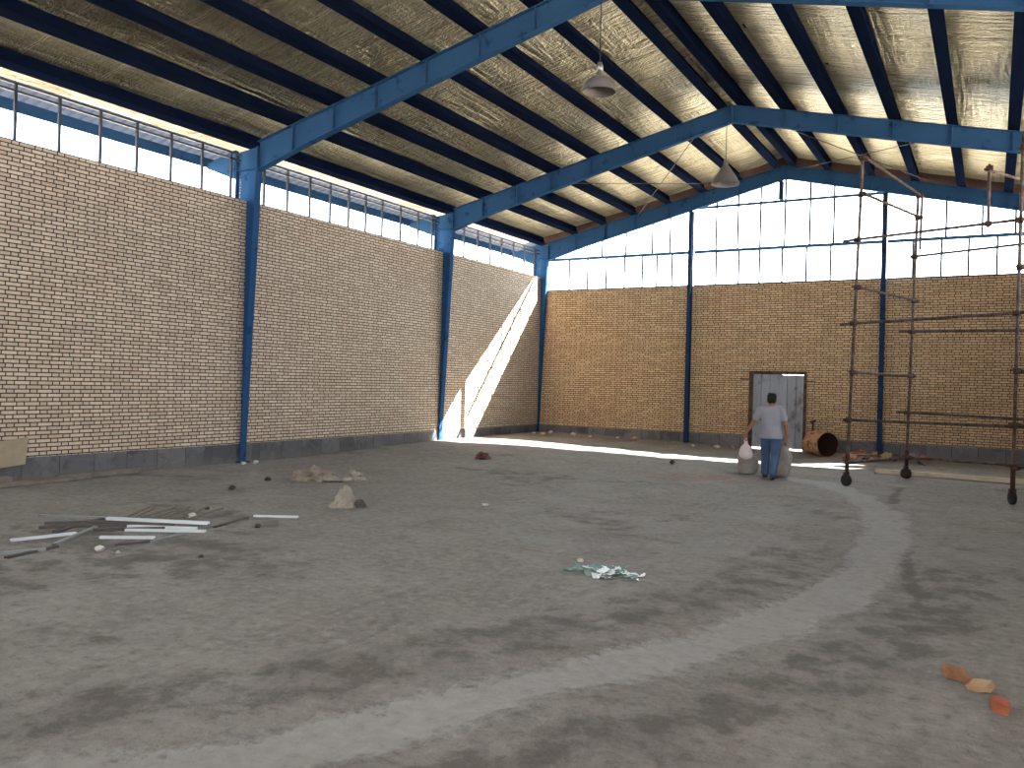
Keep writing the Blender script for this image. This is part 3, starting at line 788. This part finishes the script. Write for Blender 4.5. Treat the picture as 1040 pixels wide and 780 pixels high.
def rock(name, x, y, s, mat, seed, label, cat, group=None, flat=.7):
    bm = B(); bmesh.ops.create_icosphere(bm, subdivisions=2, radius=s)
    for v in bm.verts:
        v.co *= 1 + .45 * noise.noise(v.co.normalized() * 1.3 + Vector((seed * 3.1, seed, 0)))
        v.co.z *= flat
    mz = min(v.co.z for v in bm.verts)
    for v in bm.verts: v.co.z -= mz
    o = obj(name, bm, mat); o.location = (x, y, gz(x, y) - .006); tag(o, label, cat, group); return o
rock('stone', -7.96, 6.59, .045, M['stone_pale'], 1, 'pale stone beyond the heap of white strips', 'stone')
rock('stone', -7.1, 4.85, .045, M['stone_pale'], 2, 'larger pale stone before the short white strip', 'stone')
rock('stone', -6.93, 4.92, .022, M['stone_pale'], 3, 'tiny pale pebble beside the larger pale stone', 'stone')
rock('stone', -9.54, 8.59, .05, M['stone_dark'], 4, 'dark stone furthest out between strips and cement bag', 'stone')
rock('stone', -8.36, 7.13, .035, M['stone_dark'], 5, 'small dark stone above the bunch of sticks', 'stone')
rock('stone', -6.95, 6.63, .035, M['stone_dark'], 6, 'small dark stone below the lone white strip', 'stone')
rock('stone', -9.95, 9.67, .05, M['stone_dark'], 8, 'dark stone beside the flattened cement bag', 'stone')
rock('stone', -6.14, 5.19, .022, M['stone_dark'], 7, 'tiny dark pebble alone on the dark stain', 'stone')
rock('stone', -5.87, 9.63, .05, M['stone_pale'], 9, 'pale flat stone in the middle of the empty floor', 'stone', flat=.35)
rock('stone', -3.30, 7.15, .03, M['stone_pale'], 10, 'small pinkish pebble just beyond the broken glass', 'stone')
rock('stone', -5.9, 17.3, .06, M['stone_dark'], 11, 'dark stone lying in the sunlit strip', 'stone')

# scraps by the camera
def chunk(name, x, y, s, mat, rot, seed, label, cat, group=None, lift=0.):
    bm = B(); box(bm, (0, 0, 0), s); bmesh.ops.subdivide_edges(bm, edges=bm.edges[:], cuts=3, use_grid_fill=True)
    for v in bm.verts:
        v.co += Vector([noise.noise(v.co * 14 + Vector((seed, k * 7, 0))) for k in range(3)]) * min(s) * .38
    R_ = Matrix.Rotation(rot[2], 3, 'Z') @ Matrix.Rotation(rot[1], 3, 'Y') @ Matrix.Rotation(rot[0], 3, 'X')
    for v in bm.verts: v.co = R_ @ v.co
    mz = min(v.co.z for v in bm.verts)
    for v in bm.verts: v.co.z -= mz
    o = obj(name, bm, mat); o.location = (x, y, gz(x, y) - .006 + lift); tag(o, label, cat, group); return o
chunk('brick_fragment', -.14, 5.50, (.13, .09, .045), M['leaf'], (.2, .25, .4), 2, 'brown broken brick piece on the trodden floor beside the track', 'brick fragment')
chunk('brick_fragment', -.02, 5.38, (.12, .07, .04), M['brick_tan'], (.3, -.2, -.5), 3, 'tan brick splinter touching the brown broken brick', 'brick fragment')
chunk('brick_fragment', .075, 5.06, (.075, .07, .05), M['brick_red'], (.1, .3, .2), 5, 'red brick piece lying alone by the lower picture edge', 'brick fragment')

# broken glass
LABG = 'broken glass shard in the small pale green and white pile on the open floor'
for k in range(72):
    r = random.random() ** .8; a = random.uniform(0, 2 * PI)
    x = -2.88 + .30 * r * math.cos(a) + .03; y = 6.80 + .24 * r * math.sin(a)
    if k > 66: x = -3.25 + .05 * (k - 67) + random.uniform(-.03, .03); y = 6.62 + random.uniform(-.05, .06)
    s = random.uniform(.03, .085) * (.6 if k > 66 else 1)
    n = random.choice((3, 4, 4, 5)); angs = sorted(random.uniform(0, 2 * PI) for _ in range(n))
    angs = [2 * PI * i / n + random.uniform(-.4, .4) for i in range(n)]
    pts = [(s * random.uniform(.5, 1.15) * math.cos(t), s * random.uniform(.35, .9) * math.sin(t)) for t in angs]
    bm = prism(B(), pts, .005, lambda u, v, wv: Vector((u, v, wv)))
    o = obj('glass_shard', bm, M['shard_white'] if k % 5 in (1, 3) and x > -2.98 or k % 9 == 0 else M['shard']); tx, ty = random.uniform(-.45, .45), random.uniform(-.45, .45)
    o.location = (x, y, gz(x, y) + .006 + s * .5 * max(abs(tx), abs(ty)) + (1 - r) * .025); o.rotation_euler = (tx, ty, random.uniform(0, 6))
    tag(o, LABG, 'glass shard', 'broken glass on the floor')

# rubble along the gable wall
for k in range(44):
    x = random.uniform(-3.1, -1.3); y = random.uniform(21.4, 23.1)
    s = random.uniform(.05, .14)
    chunk('brick_rubble', x, y, (s * 1.5, s, s * .7), random.choice((M['brick_tan'], M['brick_red'], M['brick_tan'], M['stone_dark'], M['paper_dirty'])), (random.uniform(-.5, .5), random.uniform(-.5, .5), random.uniform(0, 6)), k,
          'broken brick chunk in the rubble at the gable wall behind the scaffold', 'rubble', 'rubble behind the scaffold', lift=.1 * random.random() * (1 - abs(x + 2.3)))
strip((-2.75, 21.4), (-1.2, 21.7), .06, M['strip_dark'], 'dark bar lying across the rubble behind the scaffold', .12, 'metal_bar', None, False)
for k, (x, y, s) in enumerate([(-11.36, 21.75, .09), (-11.52, 22.6, .08), (-10.87, 22.8, .08), (-8.77, 22.47, .10), (-9.4, 22.7, .05), (-10.1, 22.3, .05), (-7.9, 22.6, .05), (-6.4, 22.4, .08), (-7.0, 22.2, .05), (-6.1, 22.9, .06), (-11.9, 22.2, .06)]):
    rock('stone', x, y, s, M['stone_pale'] if k % 3 else M['brick_tan'], k + 20, 'pale chunk lying along the foot of the gable wall', 'stone', 'debris at the gable wall foot', .6)
for k, (x, y) in enumerate([(-12.05, 11.1), (-12.15, 11.5), (-12.0, 11.35)]):
    rock('stone', x, y, .05, M['stone_pale'], k + 40, 'pale chip at the foot of the first wall column', 'stone', 'chips at the column foot', .6)

# rusty drum on its side
def drum():
    x, y = -3.72, 22.15; r, L = .30, .62
    d = Vector((.72, -.70, 0)).normalized()          # the open mouth looks this way
    root = empty('oil_drum', (x, y, gz(x, y))); tag(root, 'tan rusted steel drum lying on its side beside the door', 'drum')
    m = Matrix.Translation((0, 0, r + .012)) @ d.to_track_quat('Z', 'Y').to_matrix().to_4x4()
    prof = [(0, -L / 2), (r * .97, -L / 2), (r, -L / 2 + .015)]
    for k in range(1, 40):
        z = -L / 2 + L * k / 40; b = max(math.exp(-((z + L * .17) / .014) ** 2), math.exp(-((z - L * .17) / .014) ** 2))
        prof.append((r + .012 * b, z))
    prof += [(r + .01, L / 2 - .012), (r + .012, L / 2), (r - .004, L / 2)]
    obj('shell', lathe(B(), prof, 40, m), M['drum'], root, True)
    obj('lining', lathe(B(), [(r - .004, L / 2), (r - .008, L / 2 - .02), (r - .008, -L / 2 + .02), (0, -L / 2 + .02)], 40, m), M['drum_in'], root, True)
drum()
crumple('sack_bundle', -4.08, 23.0, .17, .16, .26, M['paper_dirty'], 12.4, 'dirty brown sack bundle leaning by the door post next to the drum', 'sack', .4)
bm = B(); tube(bm, (0, 0, .0), (0, .1, .82), .022); tube(bm, (-.07, .1, .80), (.07, .1, .84), .03); tube(bm, (-.09, 0.01, .35), (.06, .05, .42), .018)
o = obj('iron_stake', bm, M['coupler']); o.location = (-4.12, 23.28, gz(-4.12, 23.28)); tag(o, 'short rusty iron stake leaning on the wall beside the door', 'stake')

# sacks in front of the man
def sack(x, y, wx, wy, h, seed, label):
    root = empty('rubble_sack', (x, y, gz(x, y))); tag(root, label, 'sack', 'sacks at the man\'s feet')
    bm = B(); n = 36; rings = []
    for j in range(19):
        t = j / 18; z = h * t
        k = (.80 + .30 * math.sin(PI * min(1, t * 1.05)) ** .8) if t < .9 else .8
        if t < .06: k *= .82 + 3 * t
        ring = []
        for i in range(n):
            a = 2 * PI * i / n; ca, sa = math.cos(a), math.sin(a)
            e = 1 / (abs(ca) ** 3.2 + abs(sa) ** 3.2) ** (1 / 3.2)
            q = 1 + .16 * noise.fractal(Vector((ca * 1.2 + seed, sa * 1.2, z * 4)), 1., 2., 3)
            ring.append(bm.verts.new((wx / 2 * k * e * q * ca, wy / 2 * k * e * q * sa, z + (.05 * noise.noise(Vector((ca * 2, sa * 2, seed))) if t > .85 else 0))))
        rings.append(ring)
    inner = [bm.verts.new((v.co.x * .8, v.co.y * .8, v.co.z - .07)) for v in rings[-1]]; rings.append(inner)
    for a, b in zip(rings, rings[1:]):
        for i in range(n): bm.faces.new((a[i], a[(i + 1) % n], b[(i + 1) % n], b[i]))
    bm.faces.new(rings[0][::-1]); bm.faces.new(inner)
    obj('bag', bm, M['sack'], root, True)
    bm = B(); m = Matrix.Rotation(PI / 2, 4, 'X')
    for sx in (-1, 1):
        pts = [Vector((sx * wx * .28, -wy * .30, h * .93)), Vector((sx * wx * .22, -wy * .12, h + .07)), Vector((sx * wx * .22, wy * .12, h + .07)), Vector((sx * wx * .28, wy * .30, h * .93))]
        for a, b in zip(pts, pts[1:]): bar(bm, a, b, .035, .006)
    obj('strap', bm, M['sack'], root)
sack(-4.08, 16.42, .34, .40, .42, 1.3, 'stuffed grey sack standing on the floor under the white plastic bag')
sack(-3.50, 16.48, .38, .40, .60, 4.6, 'taller stuffed grey sack half hidden behind the legs of the man')

# ------------------------------------------------------------------ person
def capsule(bm, pts, rad, n=14):
    for (a, b), (ra, rb) in zip(zip(pts, pts[1:]), zip(rad, rad[1:])):
        tube(bm, a, b, ra, n, rb)
    for p, r in zip(pts, rad):
        bmesh.ops.create_uvsphere(bm, u_segments=n, v_segments=9, radius=r * 1.0, matrix=Matrix.Translation(p))
def stack(bm, rings, n=24):
    R_ = []
    for (cx, cy, cz), rx, ry in rings:
        R_.append([bm.verts.new((cx + rx * math.cos(2 * PI * k / n), cy + ry * math.sin(2 * PI * k / n), cz)) for k in range(n)])
    for a, b in zip(R_, R_[1:]):
        for k in range(n): bm.faces.new((a[k], a[(k + 1) % n], b[(k + 1) % n], b[k]))
    bm.faces.new(R_[0][::-1]); bm.faces.new(R_[-1])
def fused(name, bm, mat, parent, voxel, smooth=4):
    o = obj(name, bm, mat)
    md = o.modifiers.new('r', 'REMESH'); md.mode = 'VOXEL'; md.voxel_size = voxel
    ms = o.modifiers.new('s', 'SMOOTH'); ms.factor = .5; ms.iterations = smooth
    dg = bpy.context.evaluated_depsgraph_get(); ev = o.evaluated_get(dg)
    me = bpy.data.meshes.new_from_object(ev); o.modifiers.clear(); old = o.data; o.data = me; bpy.data.meshes.remove(old)
    for p in me.polygons: p.use_smooth = True
    o.parent = parent; return o
def person():
    V = Vector; px, py = -3.53, 15.86
    root = empty('person', (px, py, gz(px, py)), .10)
    tag(root, 'person seen from behind in grey t-shirt and blue jeans, carrying a white bag', 'person')
    KS = .97; root.scale = (KS, KS, KS)
    sh = {-1: V((-.185, -.01, 1.325)), 1: V((.185, -.01, 1.325))}
    el = {-1: V((-.335, -.03, 1.055)), 1: V((.265, -.05, 1.05))}
    wr = {-1: V((-.485, .045, .835)), 1: V((.275, .07, .835))}
    hp = {-1: V((-.09, 0, .83)), 1: V((.09, 0, .83))}
    kn = {-1: V((-.115, .17, .455)), 1: V((.085, .03, .45))}
    an = {-1: V((-.12, .21, .085)), 1: V((.06, -.15, .10))}
    bm = B()
    stack(bm, [((0, 0, .78), .15, .105), ((0, 0, .86), .165, .115), ((0, -.005, .98), .15, .10), ((0, -.01, 1.10), .16, .11), ((0, -.01, 1.22), .18, .115), ((0, -.01, 1.31), .175, .10), ((0, -.005, 1.365), .09, .07)])
    capsule(bm, [V((0, -.01, 1.33)), V((0, .01, 1.43))], [.062, .055])
    # head with face features
    stack(bm, [((0, .03, 1.405), .040, .045), ((0, .03, 1.43), .062, .075), ((0, .022, 1.47), .073, .092), ((0, .018, 1.52), .078, .098), ((0, .01, 1.56), .076, .098), ((0, .005, 1.60), .062, .083), ((0, 0, 1.625), .035, .05)])
    capsule(bm, [V((0, .112, 1.52)), V((0, .132, 1.482))], [.010, .014]); capsule(bm, [V((-.03, .098, 1.535)), V((.03, .098, 1.535))], [.014, .014])
    capsule(bm, [V((-.018, .106, 1.447)), V((.018, .106, 1.447))], [.010, .010])
    for s in (-1, 1):
        capsule(bm, [V((s * .08, .0, 1.53)), V((s * .083, -.005, 1.475))], [.016, .011])
        capsule(bm, [sh[s] + V((-s * .06, 0, .015)), sh[s], el[s], wr[s]], [.06, .056, .042, .029])
        d = (wr[s] - el[s]).normalized()
        hdir = V((-.05 if s < 0 else 0, .12, -1)).normalized()
        pal = wr[s] + hdir * .085
        side = V((0, 1, .1)).normalized()        # knuckle row runs front to back
        capsule(bm, [wr[s], wr[s] + hdir * .03 + side * .012, pal + side * .026], [.026, .026, .019]); capsule(bm, [wr[s], wr[s] + hdir * .03 - side * .012, pal - side * .026], [.026, .024, .018])
        inn = V((-s, 0, 0))
        for k in range(4):
            b0 = pal + side * (.030 - .020 * k); L = [.040, .044, .041, .033][k]
            c1 = hdir.lerp(inn, .25).normalized(); c2 = hdir.lerp(inn, .75).normalized(); c3 = (inn - hdir * .35).normalized()
            p1 = b0 + c1 * L; p2 = p1 + c2 * L * .7; p3 = p2 + c3 * L * .5
            capsule(bm, [b0, p1, p2, p3], [.0095, .009, .0085, .0075], 10)
        t0 = wr[s] + hdir * .03 + side * .025; t1 = t0 + (hdir * .5 + side * .6 + inn * .4).normalized() * .045; t2 = t1 + (hdir * .7 + inn * .6).normalized() * .035
        capsule(bm, [t0, t1, t2], [.013, .011, .009], 10)
        capsule(bm, [hp[s], kn[s], an[s]], [.085, .055, .038])
        ft = V((s * .02, .19 if s < 0 else .17, -.055 if s < 0 else -.045))
        capsule(bm, [an[s] + V((0, -.03, -.045)), an[s] + ft], [.036, .028])
    fused('body', bm, M['skin'], root, .0055, 3)
    # t-shirt
    bm = B()
    stack(bm, [((0, -.004, .775), .215, .165), ((0, -.004, .84), .212, .162), ((0, -.004, .92), .196, .145), ((0, -.008, 1.02), .172, .122), ((0, -.012, 1.14), .182, .128), ((0, -.012, 1.25), .198, .130), ((0, -.01, 1.335), .185, .108), ((0, -.006, 1.385), .075, .068)])
    for s in (-1, 1):
        e = sh[s].lerp(el[s], .62)
        capsule(bm, [sh[s] + V((-s * .07, 0, .015)), sh[s] + V((s * .005, 0, 0)), e], [.075, .075, .066])
    t = fused('t_shirt', bm, M['shirt'], root, .009, 4)
    # jeans
    bm = B()
    stack(bm, [((0, 0, .74), .165, .12), ((0, 0, .82), .182, .13), ((0, -.003, .90), .172, .122), ((0, -.004, .93), .165, .116)])
    for s in (-1, 1):
        capsule(bm, [hp[s] + V((0, 0, .0)), hp[s].lerp(kn[s], .5), kn[s], kn[s].lerp(an[s], .5), an[s] + V((0, -.005, .02))], [.112, .102, .086, .080, .074])
    fused('jeans', bm, M['jeans'], root, .009, 3)
    for s in (-1, 1):
        a = an[s]; ft = V((s * .02, .20 if s < 0 else .175, -.058))
        base = V((a.x, a.y, 0)) if s < 0 else V((a.x, a.y, .012))
        bm = B(); capsule(bm, [base + V((0, -.045, .042)), base + V((s * .008, .06, .040)), base + V((s * .02, .17, .036))], [.043, .046, .040]); capsule(bm, [base + V((0, -.03, .05)), a + V((0, 0, .01))], [.042, .045])
        for v in bm.verts: v.co.z = max(v.co.z, .004)
        fused('shoe', bm, M['shoe'], root, .007, 2)
    bm = B()
    stack(bm, [((0, -.03, 1.445), .060, .055), ((0, -.026, 1.48), .080, .078), ((0, -.012, 1.53), .086, .096), ((0, -.002, 1.575), .086, .106), ((0, -.002, 1.615), .072, .094), ((0, -.004, 1.64), .045, .06)])
    for k in range(26):
        a = random.uniform(0, 2 * PI); z = random.uniform(1.56, 1.635); r = .078 * math.sqrt(max(.05, 1 - ((z - 1.56) / .1) ** 2))
        bmesh.ops.create_uvsphere(bm, u_segments=8, v_segments=6, radius=.016, matrix=Matrix.Translation((r * math.cos(a), -.002 + 1.15 * r * math.sin(a), z)))
    fused('hair', bm, M['hair'], root, .007, 2)
    # white bag in his hand
    Rw = Matrix.Rotation(.10, 3, 'Z')
    hand = root.location + Rw @ ((wr[-1] + V((-.005, .02, -.12))) * KS)
    bx, by, bz = hand
    bag = empty('plastic_bag', (bx + .02, by - .0, bz - .36)); tag(bag, 'white plastic bag hanging from the man\'s hand over the grey sack', 'bag')
    bm = B(); n = 30; rings = []
    prof = [(0, .03), (.02, .075), (.06, .105), (.12, .118), (.18, .108), (.23, .080), (.27, .045), (.30, .026), (.325, .030), (.345, .022)]
    for z, r in prof:
        ring = []
        for i in range(n):
            a = 2 * PI * i / n; q = 1 + .22 * noise.noise(Vector((math.cos(a) * 2, math.sin(a) * 2, z * 9))) + .06 * math.sin(a * 7 + z * 20)
            ring.append(bm.verts.new((1.1 * r * q * math.cos(a), .8 * r * q * math.sin(a), z)))
        rings.append(ring)
    for a, b in zip(rings, rings[1:]):
        for i in range(n): bm.faces.new((a[i], a[(i + 1) % n], b[(i + 1) % n], b[i]))
    bm.faces.new(rings[0][::-1]); bm.faces.new(rings[-1])
    obj('bag_body', bm, M['plastic'], bag, True)
    bm = B()
    for s in (-1, 1):
        pts = [V((-.02, s * .012, .33)), V((-.028, s * .02, .37)), V((-.01, s * .012, .395)), V((.01, s * .008, .395)), V((.02, s * .012, .33))]
        for a, b in zip(pts, pts[1:]): bar(bm, a, b, .012, .008, up=(0, 1, 0))
    obj('bag_handle', bm, M['plastic'], bag)
person()

# ------------------------------------------------------------------ light
SUN_TO = Vector((.99, .87, 1.0)).normalized()
L = bpy.data.lights.new('sun', 'SUN'); L.energy = 26.; L.angle = math.radians(.55); L.color = (1, .95, .87)
so = bpy.data.objects.new('sun', L); COL.objects.link(so); so.rotation_euler = SUN_TO.to_track_quat('Z', 'Y').to_euler(); so.location = (10, 30, 20)
wd = bpy.data.worlds.new('sky'); scn.world = wd; wd.use_nodes = True
wn = wd.node_tree.nodes; wl = wd.node_tree.links
bg = wn['Background']; bg.inputs[0].default_value = (.86, .93, 1.0, 1); bg.inputs[1].default_value = 3.0

# ------------------------------------------------------------------ camera
cam = bpy.data.cameras.new('camera'); co = bpy.data.objects.new('camera', cam); COL.objects.link(co)
yaw, pit, rol = .51936, -.00143, .02565
f = Vector((-math.sin(yaw) * math.cos(pit), math.cos(yaw) * math.cos(pit), math.sin(pit)))
r = Vector((math.cos(yaw), math.sin(yaw), 0)); u = r.cross(f)
r2 = r * math.cos(rol) + u * math.sin(rol); u2 = -r * math.sin(rol) + u * math.cos(rol)
m = Matrix((r2, u2, -f)).transposed().to_4x4(); m.translation = (0, 0, 1.65)
co.matrix_world = m
cam.sensor_width = 36; cam.sensor_fit = 'HORIZONTAL'; cam.lens = 853.137 / 1040 * 36; cam.clip_end = 300
scn.camera = co
vs = scn.view_settings
scn.display_settings.display_device = 'sRGB'
vs.view_transform = 'Standard'; vs.look = 'None'; vs.exposure = 2.05; vs.gamma = 1.; vs.use_curve_mapping = False
scn.cycles.max_bounces = 10; scn.cycles.diffuse_bounces = 6; scn.cycles.transparent_max_bounces = 12
scn.cycles.use_denoising = True
